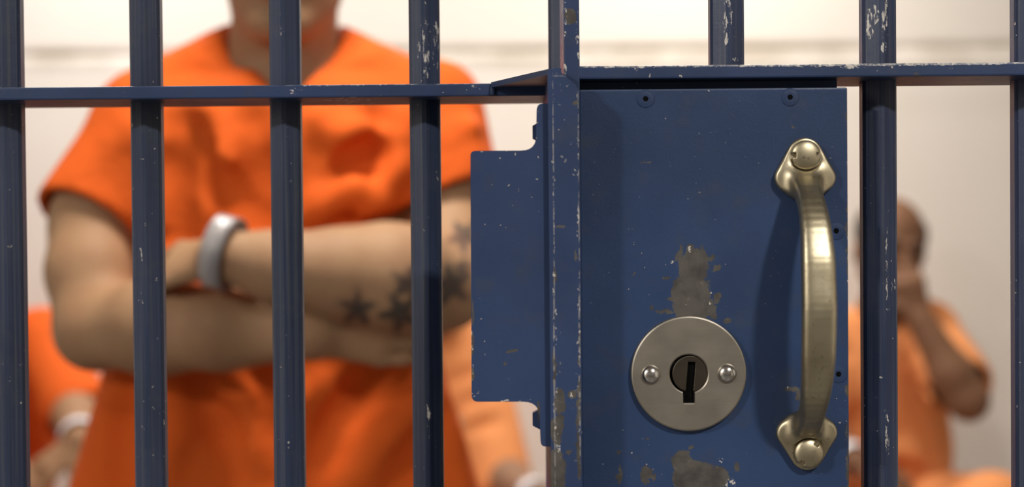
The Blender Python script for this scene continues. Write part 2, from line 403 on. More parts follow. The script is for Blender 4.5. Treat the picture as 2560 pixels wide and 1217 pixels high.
xd = [px_x(1815, 80, YDB), px_x(2196, 600, YDB)]; dp = xd[1]-xd[0]; xd += [xd[1]+dp*i for i in range(1, 4)]
SX0, SX1 = px_x(1409, 100, YD0), px_x(1448.5, 100, YD0)
zr1, zr0 = px_z(1900, 161, YD0), px_z(1900, 194, YD0)
PX0, PX1, PZ1, PZ0 = px_x(1450, 600, YP), px_x(2121, 700, YP), px_z(1780, 221, YP), px_z(1780, 1330, YP)
XR = xd[-1]+dp
v, f = hexbar(.06, 2.55, .0212); bd = bpy.data.meshes.new('bar'); bd.from_pydata(v, [], f); bd.materials.append(M_DBAR)
for x in xd[1:]: put_bar(door, x, YDB, bd)
for z0, z1 in ((zr0+.002, 2.55), (.06, PZ0-.004)):
    v, f = hexbar(z0, z1, .0212); b2 = bpy.data.meshes.new('bar'); b2.from_pydata(v, [], f); b2.materials.append(M_DBAR); put_bar(door, xd[0], YDB, b2)
M_STILE = paint('navy_enamel_stile', speck=1.0, Y=YD0, dist=.002, white=[(1412, 130, 4, 70), (1445, 90, 4, 60), (1414, 8, 8, 10), (1413, 60, 3, 90)], bare=[(1425, 40, 14, 22)])
box('stile', (SX0, YD0, .045), (SX1, YD1, 2.57), M_STILE, door, .0009)
box('stile', (XR-.0095, YD0, .045), (XR, YD1, 2.57), M_STILE, door, .0009)
box('rail', (SX1-.001, YD0, zr0), (XR-.009, YD1, zr1), M_DCROSS, door, .0011)
for z in (.06, .36, 2.54): box('rail', (SX1-.001, YD0, z), (XR-.009, YD1, z+.0085), M_DCROSS, door, .0011)
M_PLATE = paint('navy_enamel_lock_plate', speck=.9, Y=YP, dist=.0042, base=(.027, .053, .130),
    bare=[(1733, 665, 40, 40), (1728, 725, 50, 50), (1735, 770, 56, 30), (1697, 640, 6, 22), (1725, 625, 8, 14), (1752, 632, 7, 16), (1776, 648, 9, 8), (1790, 668, 7, 7), (1793, 745, 10, 14), (1680, 748, 14, 9), (1660, 781, 24, 5), (1626, 774, 6, 7), (1787, 785, 9, 12), (1668, 697, 10, 6), (1590, 680, 4, 5),
          (1740, 1195, 62, 42), (1705, 1150, 24, 26), (1735, 1165, 24, 20), (1800, 1190, 26, 22), (1616, 1190, 15, 20), (1635, 1192, 9, 6), (1552, 1185, 6, 24), (1548, 1132, 6, 9), (1730, 1120, 7, 5), (1612, 1098, 6, 5), (1845, 1165, 5, 14), (1980, 978, 24, 7), (1995, 990, 7, 10), (1822, 800, 8, 6),
          (2121, 975, 6, 14), (2122, 1120, 4, 60), (2122, 1190, 8, 40), (1983, 315, 5, 4), (2119, 300, 2.5, 60), (2121, 600, 2.5, 120), (1610, 405, 14, 2)],
    white=[(1800, 1145, 6, 12), (1870, 1135, 7, 6), (1825, 1208, 14, 14), (1640, 1192, 12, 6), (2121, 420, 3, 90), (2122, 700, 3, 160), (1680, 655, 4, 3), (1651, 720, 3, 4), (1725, 622, 4, 8), (1675, 728, 7, 4), (1970, 545, 5, 3), (1990, 640, 7, 3), (1660, 790, 8, 4)])
plate = box('lock_box', (PX0, YP, PZ0), (PX1, YD1, PZ1), M_PLATE, door, .0011)
box('lock_box_web', (PX0, YP+.020, PZ1-.004), (PX1-.002, YD1-.002, zr0+.001), M_PLATE, door, .0005)
# countersunk screws in the lock box
M_SCR = paint('navy_enamel_screw', speck=.6, Y=YP, base=(.026, .050, .124)); M_DARK = plain('dark_recess_shade', (.004, .004, .004), .9, spec=.05)
def polar(c, r, y, n=48, fn=None):
    return [(c[0]+(fn(2*math.pi*i/n) if fn else r)*math.cos(2*math.pi*i/n), y, c[2]+(fn(2*math.pi*i/n) if fn else r)*math.sin(2*math.pi*i/n)) for i in range(n)]
hexr = lambda th: .0018*math.cos(math.pi/6)/math.cos((th % (math.pi/3))-math.pi/6)
for px, py in ((1614, 247), (1975, 243), (2090, 577), (2096, 935)):
    c = P(px, py, YP); r = .0055
    rings = [polar(c, r, YP+.001), polar(c, r, YP-.00005), polar(c, r-.00035, YP-.0004), polar(c, .0030, YP-.0006), polar(c, 0, YP-.0006, fn=hexr), polar(c, 0, YP-.0001, fn=hexr)]
    s = mesh_obj('screw', *loft(rings, False, False), M_SCR, plate)
    mesh_obj('socket_shade', *loft([polar(c, .0023, YP-.00005, 24), polar(c, .0018, YP-.0002, 24)]), M_DARK, plate)  # near-black disc, the socket's shade put in as colour

# ---- round keyhole plate
g = G('worn_nickel')
n = g.noise(1, 5, vec=g.vm('MULTIPLY', g.pos, (60, 60, 900)))
cl = g.mix(g.step(g.noise(45, 5), .3, .75), (.38, .345, .295), (.33, .30, .252))
cl = g.mix(g.math('MULTIPLY', n, .35), cl, (.25, .225, .19))
g.bump(n, .06, .0003)
M_NICK = g.set(base=cl, metal=1.0, rough=g.math('MULTIPLY_ADD', g.noise(60, 4), .2, .36))
g = G('antique_brass')
cl = g.mix(g.step(g.noise(40, 5), .35, .75), (.46, .405, .285), (.39, .335, .225))
cl = g.mix(g.math('MULTIPLY', g.step(g.noise(420, 4), .60, .72), .6), cl, (.14, .11, .07))
M_BRASS = g.set(base=cl, metal=1.0, rough=g.math('MULTIPLY_ADD', g.noise(120, 4), .14, .34))
M_CHROME = plain('polished_steel', (.62, .60, .57), .2, 1.0, .1, 80)
M_PLUG = plain('dull_bronze', (.115, .098, .076), .42, 1.0, .3, 120)
ec = P(1722, 934, YP-.004); RO = 145*(YP-.004)/F_PX
N = 180; RI = .0116
def keyr(th):
    s, c = math.sin(th), math.cos(th)
    if s < 0:
        rn = .0178/(-s)
        if abs(rn*c) <= .00345: return rn
        if s < -.8:
            rw = .00345/abs(c)
            if rw > RI: return rw
    return RI
ye = YP-.0042
esc = mesh_obj('keyhole_plate', *loft([polar(ec, RO, YP, N), polar(ec, RO, ye+.0012, N), polar(ec, RO-.0004, ye+.0004, N), polar(ec, RO-.0012, ye, N), polar(ec, 0, ye, N, lambda t: keyr(t)+.0007), polar(ec, 0, ye+.0005, N, keyr), polar(ec, 0, YP-.0002, N, keyr)], False, False), M_NICK, door)
pc = np.array([px_x(1725, 933, YP), YP, px_z(1725, 933, YP)])
mesh_obj('keyway_shade', *loft([polar(ec, 0, YP-.0003, N, lambda t: keyr(t)+.0005), polar(ec, 0, YP-.00035, N, lambda t: keyr(t)*.5)]), M_DARK, esc)  # near-black sheet painting the shade deep inside the keyhole
V = Vox(pc-[.0125, .005, .0125], pc+[.0125, .002, .0125], .0004)
def cyl(c, r, y0, y1):
    def f(x, y, z): return np.maximum(np.maximum(np.sqrt((x-c[0])**2+(z-c[2])**2)-r, y0-y), y-y1)
    return np.array([c[0]-r, y0, c[2]-r]), np.array([c[0]+r, y1, c[2]+r]), f
V.add(cyl(pc, .0110, YP-.0028, YP+.0006), .0003)
V.cut(boxp(pc+[0.0, -.002, -.003], (.0022, .0040, .0100), [(1, 0, -.09), (0, 1, 0), (.09, 0, 1)]), .0004)
v, f = V.mesh(); mesh_obj('lock_cylinder', v, f, M_PLUG, esc, True)
def dome(c, r, hgt, y, nr=8, n=36):
    rings = [polar(c, r*math.cos(a), y-hgt*math.sin(a), n) for a in np.linspace(0, math.pi/2*.93, nr)]
    return loft(rings, False, True)
for px, py in ((1627, 936), (1818, 933)):
    c = P(px, py, ye); mesh_obj('rivet', *dome(c, .0058, .0040, ye+.0002), M_CHROME, esc, True)

# ---- brass pull handle
k = F_PX/(YP-.003)
U, L = P(2012, 388, YP-.003), P(2018, 1132, YP-.003)
UB, LB = P(2013, 424, YP-.003), P(2017, 1098, YP-.003)
V = Vox(np.minimum(U, L)-[.026, .062, .02], np.maximum(U, L)+[.026, .012, .02], .0009)
def hull2(circs):
    """convex outline round circles given in photo pixels on the lock box face"""
    pts = []
    for px, py, r in circs:
        c = P(px, py, YP-.003)
        pts += [(c[0]+r/k*math.cos(t), c[2]+r/k*math.sin(t)) for t in np.linspace(0, 2*math.pi, 60, endpoint=False)]
    pts = sorted(pts); out = []
    for seq in (pts, pts[::-1]):
        h_ = []
        for q_ in seq:
            while len(h_) > 1 and (h_[-1][0]-h_[-2][0])*(q_[1]-h_[-2][1])-(h_[-1][1]-h_[-2][1])*(q_[0]-h_[-2][0]) <= 0: h_.pop()
            h_.append(q_)
        out += h_[:-1]
    return out
def rose(circs, y0, y1):
    hp_ = hull2(circs)
    def f(x, y, z):
        d = None
        for i in range(len(hp_)):
            a, b = hp_[i-1], hp_[i]; L_ = math.hypot(b[0]-a[0], b[1]-a[1])
            if L_ < 1e-9: continue
            q_ = ((x-a[0])*(b[1]-a[1])-(z-a[1])*(b[0]-a[0]))/L_; d = q_ if d is None else np.maximum(d, q_)
        q = np.abs(y-(y0+y1)/2)-(y1-y0)/2; e = .0019; dd, qq = d+e, q+e
        return np.minimum(np.maximum(dd, qq), 0)+np.sqrt(np.maximum(dd, 0)**2+np.maximum(qq, 0)**2)-e
    A_ = np.array(hp_)
    return np.array([A_[:, 0].min(), y0, A_[:, 1].min()]), np.array([A_[:, 0].max(), y1, A_[:, 1].max()]), f
V.add(rose([(2012, 388, 44), (1969, 444, 33), (2056, 444, 33), (2014, 455, 45)], YP-.0056, YP), .001)
V.add(rose([(2017, 1132, 43), (1974, 1082, 34), (2060, 1080, 33), (2017, 1068, 43)], YP-.0056, YP), .001)
# dished rim towards the grip
prof = [(452, .000, 9, 7), (472, .012, 8.0, 6.5), (500, .026, 7.6, 6.0), (560, .041, 8.6, 5.8), (640, .050, 9.6, 5.8), (760, .0535, 9.9, 5.9), (880, .050, 9.6, 5.8), (960, .041, 8.6, 5.8), (1020, .026, 7.4, 6.0), (1056, .012, 7.8, 6.5), (1072, .000, 9, 7)]
gx = (U[0]+L[0])/2-.0008; zs = [(452, UB[2]-30/k), (1072, LB[2]+28/k)]
tt = np.linspace(0, 1, 41); pv = np.array(prof); pu = (pv[:, 0]-452)/(1072-452)
zz = lambda t: zs[0][1]+(zs[1][1]-zs[0][1])*t
from math import sin
def hz(t): return np.interp(t, pu, pv[:, 1])
gp = [np.array([gx, YP-.003-hz(t)*.83, zz(t)]) for t in tt]
for _ in range(3): gp = [gp[0]]+[(gp[i-1]+2*gp[i]+gp[i+1])/4 for i in range(1, len(gp)-1)]+[gp[-1]]
gw = np.interp(tt, pu, pv[:, 2])*1.0/1000; gd = np.interp(tt, pu, pv[:, 3])/1000
segs = [econe(gp[i], gp[i+1], (1, 0, 0), (gw[i], gd[i]), (gw[i+1], gd[i+1]), .0035, 3.6) for i in range(len(gp)-1)]
def grip(x, y, z):
    d = None
    for sg in segs:
        q_ = sg[2](x, y, z); d = q_ if d is None else np.minimum(d, q_)
    return d
V.add((np.min([q_[0] for q_ in segs], 0), np.max([q_[1] for q_ in segs], 0), grip), .008)
for c_ in (U, P(2020, 1131, YP-.003)): V.cut(cyl(c_, .0096, YP-.03, YP-.0054), .0012)
V.cut(boxp((gx, YP+.02, (U[2]+L[2])/2), (.1, .01995, .3)), .0003)
v, f = V.mesh(); hnd = mesh_obj('pull_handle', v, f, M_BRASS, door, True)
hnd['label'] = 'antique brass pull handle with teardrop ends'
for c, ang, cc in ((U, 0.0, M_BRASS), (P(2020, 1131, YP-.003), 0.9, M_BRASS)):
    c = np.array([c[0], YP-.0062, c[2]]); r = .0089
    V = Vox(c-[.0105, .007, .0105], c+[.0105, .002, .0105], .0004)
    V.add(ell(c, (r, .0031, r)), .0004)
    for s in (-1, 1):
        e = np.array([math.cos(ang), 0, math.sin(ang)]); V.cut(boxp(c+s*e*.0082+[0, -.003, 0], (.0021, .0040, .0014), [e, (0, 1, 0), np.cross(e, (0, 1, 0))]), .0004)
    V.cut(boxp(c+[0, .006, 0], (.02, .0056, .02)), .0003)
    v, f = V.mesh(); mesh_obj('handle_screw', v, f, M_BRASS, hnd, True)

# barred panel on the far side of the door
g2 = empty('barred_panel', (1.7, YB, 0), 'navy blue fixed panel of vertical cell bars on the hinge side of the door', 'cell bars')
x = XR+.03
box('post', (XR+.004, YC0, 0), (XR+.016, YC1, CEIL), M_GCROSS, g2)
while x+pit < X1-.02:
    x += pit; put_bar(g2, x, YB, bm_)
for z in (.36, zc0, 2.2): box('crossbar', (XR+.015, YC0, z), (X1-.005, YC1, z+.0085), M_GCROSS, g2, .0012)
box('sill_rail', (XR+.015, YC0, 0), (X1-.005, YC1, .04), M_GCROSS, g2, .0015)
box('head_rail', (xs[0]+.02, YC0, 2.6), (X1-.005, YC1, CEIL), M_GCROSS, g2, .0015)

# ================================================================== BENCH
M_STEEL = plain('bench_steel', (.30, .29, .28), .4, .8, .15, 8)
bench = empty('bench', (0, 3.84, 0), 'long grey steel bench fixed along the cell wall', 'bench')
box('seat', (-2.2, 3.60, .41), (2.2, Y1-.005, .45), M_STEEL, bench, .004)
for x in (-2.0, -.7, .3, 1.9): box('leg', (x-.03, 3.66, 0), (x+.03, 4.04, .412), M_STEEL, bench, .003)

# ================================================================== PEOPLE
def skin_mat(name, rough=.62):
    g = G(name); a = g.n.new('ShaderNodeAttribute'); a.attribute_name = 'skin_colour'
    col = g.mix(g.math('MULTIPLY', g.step(g.noise(35, 4), .4, .7), .25), a.outputs['Color'], (.30, .13, .08))
    g.bump(g.noise(220, 3), .15, .001)
    m_ = g.set(base=col, rough=rough, sss=.05, spec=.28); g.b.inputs['Subsurface Radius'].default_value = (.012, .005, .003); return m_
M_SKIN = skin_mat('skin')
def cloth(name, base):
    g = G(name); col = g.mix(g.step(g.noise(6, 4), .3, .7), base, tuple(v*.9 for v in base))
    g.bump(g.noise(14, 5), .35, .02)
    return g.set(base=col, rough=.85, spec=.15)
ORANGE = (.72, .118, .016)
M_SHIRT = cloth('orange_cotton', ORANGE); M_SHIRT_LIT = cloth('lit_pale_orange_cotton', (.82, .32, .12))  # second cloth: same orange, paled to carry strong light and haze
M_HAIR = plain('short_dark_hair', (.025, .018, .013), .7, var=.4, scale=150, bump=.004, bscale=500)
M_SHOE = plain('white_canvas_shoe', (.55, .53, .50), .7); M_BAND = plain('white_plastic_band', (.42, .39, .39), .3, var=.2); M_LABEL_GLINT = plain('white_label_glint', (.85, .84, .88), .2, var=.03)  # label white is bright enough to carry a painted glint
def hand(V, w_, d, nrm, thumb, curl=(.4, .5, .4), s=1.0, tcurl=.3, spread=.06, tside=.65):
    d = nv(d); nrm = nv(np.array(nrm)-d*(np.array(nrm)@d)); t = np.cross(d, nrm); t = t if t@np.array(thumb) > 0 else -t
    w_ = np.array(w_)
    V.add(econe(w_, w_+d*.085*s, t, (.029*s, .019*s), (.040*s, .015*s), .012), .012)
    for off, ln in ((.031, .072), (.0105, .080), (-.0105, .075), (-.030, .058)):
        p = w_+d*.088*s+t*off*s; a = 0.0; dd = nv(d+t*off/.03*spread); r = .0092*s
        for q, fr in enumerate((.45, .32, .23)):
            a += curl[q]; e = dd*math.cos(a)+nrm*math.sin(a); p2 = p+e*ln*fr*s; V.add(cone(p, p2, r, r*.93), .005); p, r = p2, r*.93
    p = w_+d*.025*s+t*.024*s; e = nv(d*.65+t*tside+nrm*tcurl)
    p2 = p+e*.042*s; V.add(cone(p, p2, .014*s, .0105*s), .008); e2 = nv(e+d*.5+nrm*tcurl*.6); V.add(cone(p2, p2+e2*.034*s, .0105*s, .0085*s), .005)
def head(V, c, f_, u_, dots, s=1.0, dark=(.03, .02, .015), lip=(.30, .10, .075)):
    f_ = nv(f_); u_ = nv(np.array(u_)-f_*(np.array(u_)@f_)); sd = np.cross(f_, u_); A = [sd, f_, u_]
    q = lambda a, b, d: np.array(c)+(sd*a+f_*b+u_*d)*s
    R = lambda *r: tuple(v*s for v in r)
    V.add(ell(q(0, -.014, .032), R(.077, .097, .088), A), .02)
    V.add(ell(q(0, .020, -.040), R(.062, .070, .080), A), .03)
    V.add(ell(q(0, .060, -.102), R(.026, .024, .020), A), .02)
    for k_ in (-1, 1):
        V.add(cone(q(k_*.052, -.005, -.055), q(k_*.020, .055, -.103), .018*s, .016*s), .02)
        V.cut(ell(q(k_*.032, .098, .004), R(.020, .020, .013), A), .012)
        V.add(ell(q(k_*.032, .074, .004), R(.012, .012, .012), A), .003)
        V.add(ell(q(k_*.077, -.010, -.008), R(.010, .022, .032), A), .006)
        V.add(cone(q(k_*.018, .090, .025), q(k_*.050, .074, .024), .008*s, .006*s), .01)
        dots += [(q(k_*.032, .086, .004), .009*s, (.05, .035, .03)), (q(k_*.034, .092, .028), .012*s, dark), (q(k_*.022, .092, .027), .009*s, dark), (q(k_*.047, .084, .027), .009*s, dark),
                 (q(k_*.012, .091, -.064), .011*s, lip)]
    V.add(cone(q(0, .088, .012), q(0, .108, -.026), .008*s, .0135*s), .012)
    V.add(ell(q(0, .085, -.058), R(.022, .010, .006), A), .006); V.add(ell(q(0, .083, -.071), R(.020, .010, .007), A), .006)
    dots += [(q(0, .093, -.064), .013*s, lip)]
    return q, A
def put_colour(o, base, dots, extra=None):
    me = o.data; n = len(me.vertices); co_ = np.empty(n*3, np.float32); me.vertices.foreach_get('co', co_); co_ = co_.reshape(-1, 3)
    c = np.ones((n, 4), np.float32); c[:, :3] = base
    for p, r, rgb in dots:
        d = np.linalg.norm(co_-np.array(p), axis=1); w_ = np.clip((r*1.3-d)/(r*.6), 0, 1)[:, None]; c[:, :3] = c[:, :3]*(1-w_)+np.array(rgb)*w_
    if extra is not None:
        nr = np.empty(n*3, np.float32); me.vertices.foreach_get('normal', nr); w_ = extra(co_, nr.reshape(-1, 3))[:, None]
        c[:, :3] = c[:, :3]*(1-w_)+np.array((.045, .042, .04))*w_
    at = me.color_attributes.new('skin_colour', 'FLOAT_COLOR', 'POINT'); at.data.foreach_set('color', c.ravel())
def arm(V, sh, el, wr, s=1.0):
    V.add(cone(sh, el, .054*s, .043*s), .03); m_ = el+(wr-el)*.32
    V.add(cone(el, m_, .043*s, .047*s), .02); V.add(cone(m_, wr, .047*s, .030*s), .02)
def leg(V, hp, kn, an, s=1.0):
    V.add(cone(hp, kn, .085*s, .056*s), .04); m_ = kn+(an-kn)*.35-np.array([0, -.012, 0]); V.add(cone(kn, m_, .054*s, .056*s), .03); V.add(cone(m_, an, .056*s, .036*s), .03)
def hair_mesh(q, A, parent, s=1.0, thin=False):
    c = q(0, -.014, .036); V = Vox(np.array(c)-.14, np.array(c)+.14, .006)
    V.add(ell(c, tuple(v*s for v in (.083, .103, .094)), A), .01)
    V.cut(ell(q(0, .085, -.03), tuple(v*s for v in (.075, .10, .095)), A), .01)
    V.cut(ell(q(0, .02, -.10), tuple(v*s for v in (.10, .11, .085)), A), .01)
    if thin: V.cut(ell(q(0, .02, .085), tuple(v*s for v in (.075, .115, .075)), A), .01)
    v, f = V.mesh(); return mesh_obj('hair', v, f, M_HAIR, parent, True)
def shoe(an, d, parent):
    d = nv([d[0], d[1], 0]); a = np.array([an[0], an[1], .04]); V = Vox(a-[.3, .3, .04], a+[.3, .3, .13], .007); sd = np.cross(d, (0, 0, 1))
    V.add(econe(a-d*.05+[0, 0, .005], a+d*.15+[0, 0, -.006], sd, (.040, .042), (.048, .030), .03), .02); V.add(cone(a-d*.03, np.array(an)+[0, 0, .02], .045, .047), .03)
    V.cut(boxp(a+[0, 0, -.14], (.4, .4, .1)), .004)
    v, f = V.mesh(); mesh_obj('shoe', v, f, M_SHOE, parent, True)
def band(c, axis, ra, rb, wd, parent, up=(0, 0, 1), name='wristband', arc=None, mat=None):
    e = nv(axis); a = nv(np.array(up)-e*(np.array(up)@e)); b = np.cross(e, a); n = 40; rings = []
    am = math.atan2(-b[1], -a[1]); ang = [2*math.pi*i/n for i in range(n)] if arc is None else [am*(arc[0]+(arc[1]-arc[0])*i/(n-1)) for i in range(n)]
    for (dr, de) in ((0, -.5), (.0012, -.5), (.0012, .5), (0, .5), (0, -.5)):
        rings.append([tuple(np.array(c)+e*wd*de+a*(ra+dr)*math.cos(t_)+b*(rb+dr)*math.sin(t_)) for t_ in ang])
    vv, ff = loft(rings, False, False)
    if arc is not None: ff = [q_ for i_, q_ in enumerate(ff) if i_ % n != n-1]
    return mesh_obj(name, vv, ff, mat or M_BAND, parent, True)

def seated(label, H, C, Nk, hc, hf, hu, sh, el, wr, hands, kn, an, skin, shirtmat, hairthin=False, s=1.0, bands=(), cuff=.74, group='seated people'):
    """seated figure from joint positions; lists are [viewer-left, viewer-right]"""
    H, C, Nk, hc = map(np.array, (H, C, Nk, hc)); sh, el, wr, kn, an = ([np.array(p) for p in a] for a in (sh, el, wr, kn, an))
    root = empty('person', (H[0], H[1], 0), label, 'person', group)
    side = nv(sh[1]-sh[0]); fw = nv(np.cross(side, nv(C-H))); fw = fw if fw[1] < 0 else -fw
    hp = [H-side*.085, H+side*.085]; dots = []
    lo, hi = bounds([H, C, Nk, hc, *sh, *el, *wr, *kn, *an], .24); lo[2] = 0.0
    V = Vox(lo, hi, .0072)
    mid = (H+C)/2
    V.add(econe(H, mid, side, (.150, .108), (.138, .102)), .04); V.add(econe(mid, C, side, (.138, .102), (.150, .108)), .04)
    for i in (0, 1): V.add(cone(C+(Nk-C)*.35, sh[i], .075, .052), .05)
    V.add(cone(C+(Nk-C)*.5, Nk, .068, .056), .04); V.add(cone(Nk, hc-np.array(hu)*.06-np.array(hf)*.01, .056, .055), .03)
    q, A = head(V, hc, hf, hu, dots, s)
    for i in (0, 1):
        arm(V, sh[i], el[i], wr[i]); leg(V, hp[i], kn[i], an[i]); d_, n_, t_, cu = hands[i]; hand(V, wr[i], d_, n_, t_, cu)
        fd = nv([an[i][0]-hp[i][0], an[i][1]-hp[i][1]-.6, 0]); V.add(econe(an[i]+[0, 0, -.03], an[i]+fd*.14+[0, 0, -.05], np.cross(fd, (0, 0, 1)), (.033, .035), (.04, .02), .02), .03)
    V.cut(boxp((H[0], 3.86, .40), (.6, .262, .052)), .004)
    v, f = V.mesh(); b = mesh_obj('body', v, f, M_SKIN, root, True); put_colour(b, skin, dots)
    hair_mesh(q, A, root, s, hairthin)
    # shirt
    V = Vox(lo, hi, .0085)
    V.add(econe(H-[0, 0, .02], mid, side, (.182, .142), (.168, .130)), .04); V.add(econe(mid, C, side, (.168, .130), (.174, .126)), .04)
    for i in (0, 1):
        V.add(cone(C+(Nk-C)*.35, sh[i], .086, .068), .05); cf = sh[i]+(el[i]-sh[i])*cuff; V.add(cone(sh[i], cf, .070, .078), .03)
    V.add(cone(C+(Nk-C)*.55, Nk-(Nk-C)*.12, .082, .076), .03)
    rnd = random.Random(int(abs(H[0])*1000))
    for i in range(11):                                   # creases
        a_ = H+(C-H)*rnd.uniform(.0, .95)+side*rnd.uniform(-.13, .13)+fw*.13; b_ = a_+side*rnd.uniform(-.15, .15)+nv(C-H)*rnd.uniform(-.1, .1)
        (V.add if i % 2 else V.cut)(cone(a_, b_, .016, .010), .03)
    for i in (0, 1):
        cf = sh[i]+(el[i]-sh[i])*cuff; ax_ = nv(el[i]-sh[i])
        for j in range(3):
            p = sh[i]+(el[i]-sh[i])*(.15+.2*j)+fw*.081; V.cut(cone(p-side*.06-[0, 0, .02], p+side*.05+[0, 0, .02], .009), .02)
        V.cut(cone(cf-ax_*.004, cf+ax_*.2, .060, .085), .006)
    up = nv(Nk-C); V.cut(cone(Nk-up*.005, Nk+up*.2, .066, .09), .008); V.cut(cone(Nk+fw*.075+up*.02, Nk+fw*.11-up*.085, .045, .006), .006)
    V.cut(boxp(H+[0, 0, -.22], (.6, .6, .12)), .01); V.cut(boxp((H[0], 3.86, .36), (.6, .262, .093)), .004)
    v, f = V.mesh(); mesh_obj('shirt', v, f, shirtmat, root, True)
    V = Vox(lo, hi, .010)
    V.add(econe(H+[0, 0, .06], H-[0, 0, .01], side, (.165, .125), (.175, .135)), .03)
    for i in (0, 1):
        V.add(cone(hp[i], kn[i], .105, .078), .04); V.add(cone(kn[i], an[i]+[0, 0, .05], .078, .070), .03)
        V.cut(cone(an[i]+[0, 0, .035], an[i]-[0, 0, .1], .058, .09), .005)
    V.cut(boxp((H[0], 3.86, .36), (.6, .262, .093)), .004)
    v, f = V.mesh(); mesh_obj('trousers', v, f, shirtmat, root, True)
    for i in (0, 1): shoe(an[i], (an[i]-hp[i])*[.4, 0, 0]+[0, -.3, 0], root)
    for i, off, rr in bands:
        ax_ = nv(wr[i]-el[i]); band(wr[i]-ax_*off, ax_, rr, rr, .030, root, mat=M_LABEL_GLINT)  # bright white paints the glare on these bands
    return root

# ---------------- standing person with crossed arms
def man():
    TY = 2.03
    ctr = P(690, 700, TY); mx = ctr[0]
    root = empty('person', (mx, TY, 0), 'person standing with folded tattooed arms, orange V-neck shirt and pale wristband', 'person')
    p = lambda a, b, Y: P(a, b, Y)
    shR, shL = p(345, 300, 2.03), p(1085, 300, 2.03)
    elR, elL = p(240, 822, 1.915), p(1112, 712, 1.90)
    dots = []
    # body
    V = Vox((mx-.42, 1.60, 0), (mx+.42, 2.30, 1.80), .0056)
    z = lambda py: px_z(690, py, TY)
    V.add(stack([(.88, mx, TY, .165, .115), (.98, mx, TY, .165, .112), (1.08, mx, TY-.005, .158, .108), (1.20, mx, TY-.008, .168, .115), (1.32, mx, TY-.01, .178, .118), (1.40, mx, TY-.005, .165, .105), (1.44, mx, TY, .10, .08)]), .02)
    V.add(ell((mx, TY, .90), (.168, .118, .12)), .04)
    nb, nt = p(708, 190, 2.03), p(712, 40, 2.005)
    for s_ in (shR, shL): V.add(cone(nb+[0, .01, -.035], s_, .05, .054), .05)
    V.add(cone(nb-[0, 0, .04], nt, .078, .068), .03)
    hc = p(712, -140, 1.975)
    q, A = head(V, hc, (.02, -1, -.05), (0, 0, 1), dots, 1.03)
    # upper arms
    chain(V, [shR, p(262, 450, 2.01), p(236, 560, 1.985), p(228, 680, 1.95), elR], [.058, .054, .054, .054, .046], .02)
    chain(V, [shL, p(1112, 450, 2.01), p(1122, 560, 1.98), p(1122, 640, 1.94), elL], [.056, .055, .055, .054, .050], .02)
    # right forearm (under) and hand tucked below the other elbow
    wR = p(775, 828, 1.812)
    V.add(cone(elR, p(390, 815, 1.855), .046, .056), .03); V.add(cone(p(390, 815, 1.855), p(560, 822, 1.825), .056, .047), .025); V.add(cone(p(560, 822, 1.825), wR, .047, .034), .02)
    hand(V, wR, p(980, 842, 1.835)-wR, (.05, .9, .3), (0, -.2, 1), (.25, .3, .25), 1.0)
    # left forearm (over), hand over the crook of the right arm
    wL = p(560, 640, 1.765)
    V.add(cone(elL, p(960, 688, 1.815), .050, .060), .03); V.add(cone(p(1000, 690, 1.825), p(850, 682, 1.79), .061, .050), .02); V.add(cone(p(850, 682, 1.79), p(700, 668, 1.772), .050, .040), .02); V.add(cone(p(700, 668, 1.772), wL, .040, .030), .02)
    hand(V, wL, p(390, 668, 1.815)-wL, (.1, .75, -.65), (-.1, .5, 1), (.35, .5, .4), .88, .3, .03, .02)
    for sx in (-1, 1):
        hp, kn, an = np.array([mx+sx*.09, TY, .90]), np.array([mx+sx*.11, TY-.01, .48]), np.array([mx+sx*.12, TY+.03, .09])
        leg(V, hp, kn, an); V.add(econe(an+[0, .02, -.045], an+[sx*.02, -.15, -.06], (1, 0, 0), (.033, .04), (.04, .022), .02), .03)
    v, f = V.mesh(); b = mesh_obj('body', v, f, M_SKIN, root, True)
    stars = [(893, 772, 52, 20, .25), (1000, 782, 62, 24, .75), (1022, 708, 50, 22, .1), (1128, 712, 62, 26, .5), (1160, 590, 48, 18, .9), (1158, 668, 30, 13, .2)]
    def ink(co_, nr):
        u, w_ = Q(co_); m_ = np.zeros(len(co_))
        for cx, cy, R, r, ph in stars:
            dx, dy = u-cx, w_-cy; rr = np.hypot(dx, dy); th = (np.arctan2(dy, dx)+ph) % (2*np.pi/5)/(2*np.pi/5); tri = np.abs(th-.5)*2
            lim = r+(R-r)*tri**1.4; m_ = np.maximum(m_, np.clip((lim-rr)/8+.5, 0, 1))
        return m_*((co_[:, 1] < 2.0) & (nr[:, 1] < .25))*.92
    put_colour(b, (.37, .215, .116), dots, ink)
    hair_mesh(q, A, root, 1.03)
    # shirt
    rows = []
    for py, x0, x1, ry, cy in ((1480, 140, 1225, .150, 2.03), (1217, 168, 1192, .148, 2.03), (1000, 232, 1125, .140, 2.03), (900, 262, 1098, .136, 2.025), (700, 300, 1080, .136, 2.02), (500, 320, 1075, .140, 2.02), (350, 325, 1090, .138, 2.02), (270, 360, 1055, .128, 2.025), (215, 430, 990, .112, 2.03), (180, 520, 900, .095, 2.035)):
        a_, b_ = P(x0, py, 2.0), P(x1, py, 2.0); rows.append(((a_[2]+b_[2])/2, (a_[0]+b_[0])/2, cy, (b_[0]-a_[0])/2, ry))
    V = Vox((mx-.42, 1.78, .70), (mx+.42, 2.26, 1.62), .0056)
    V.add(stack(rows, 2.5), .01)
    t = np.array(sorted(rows))
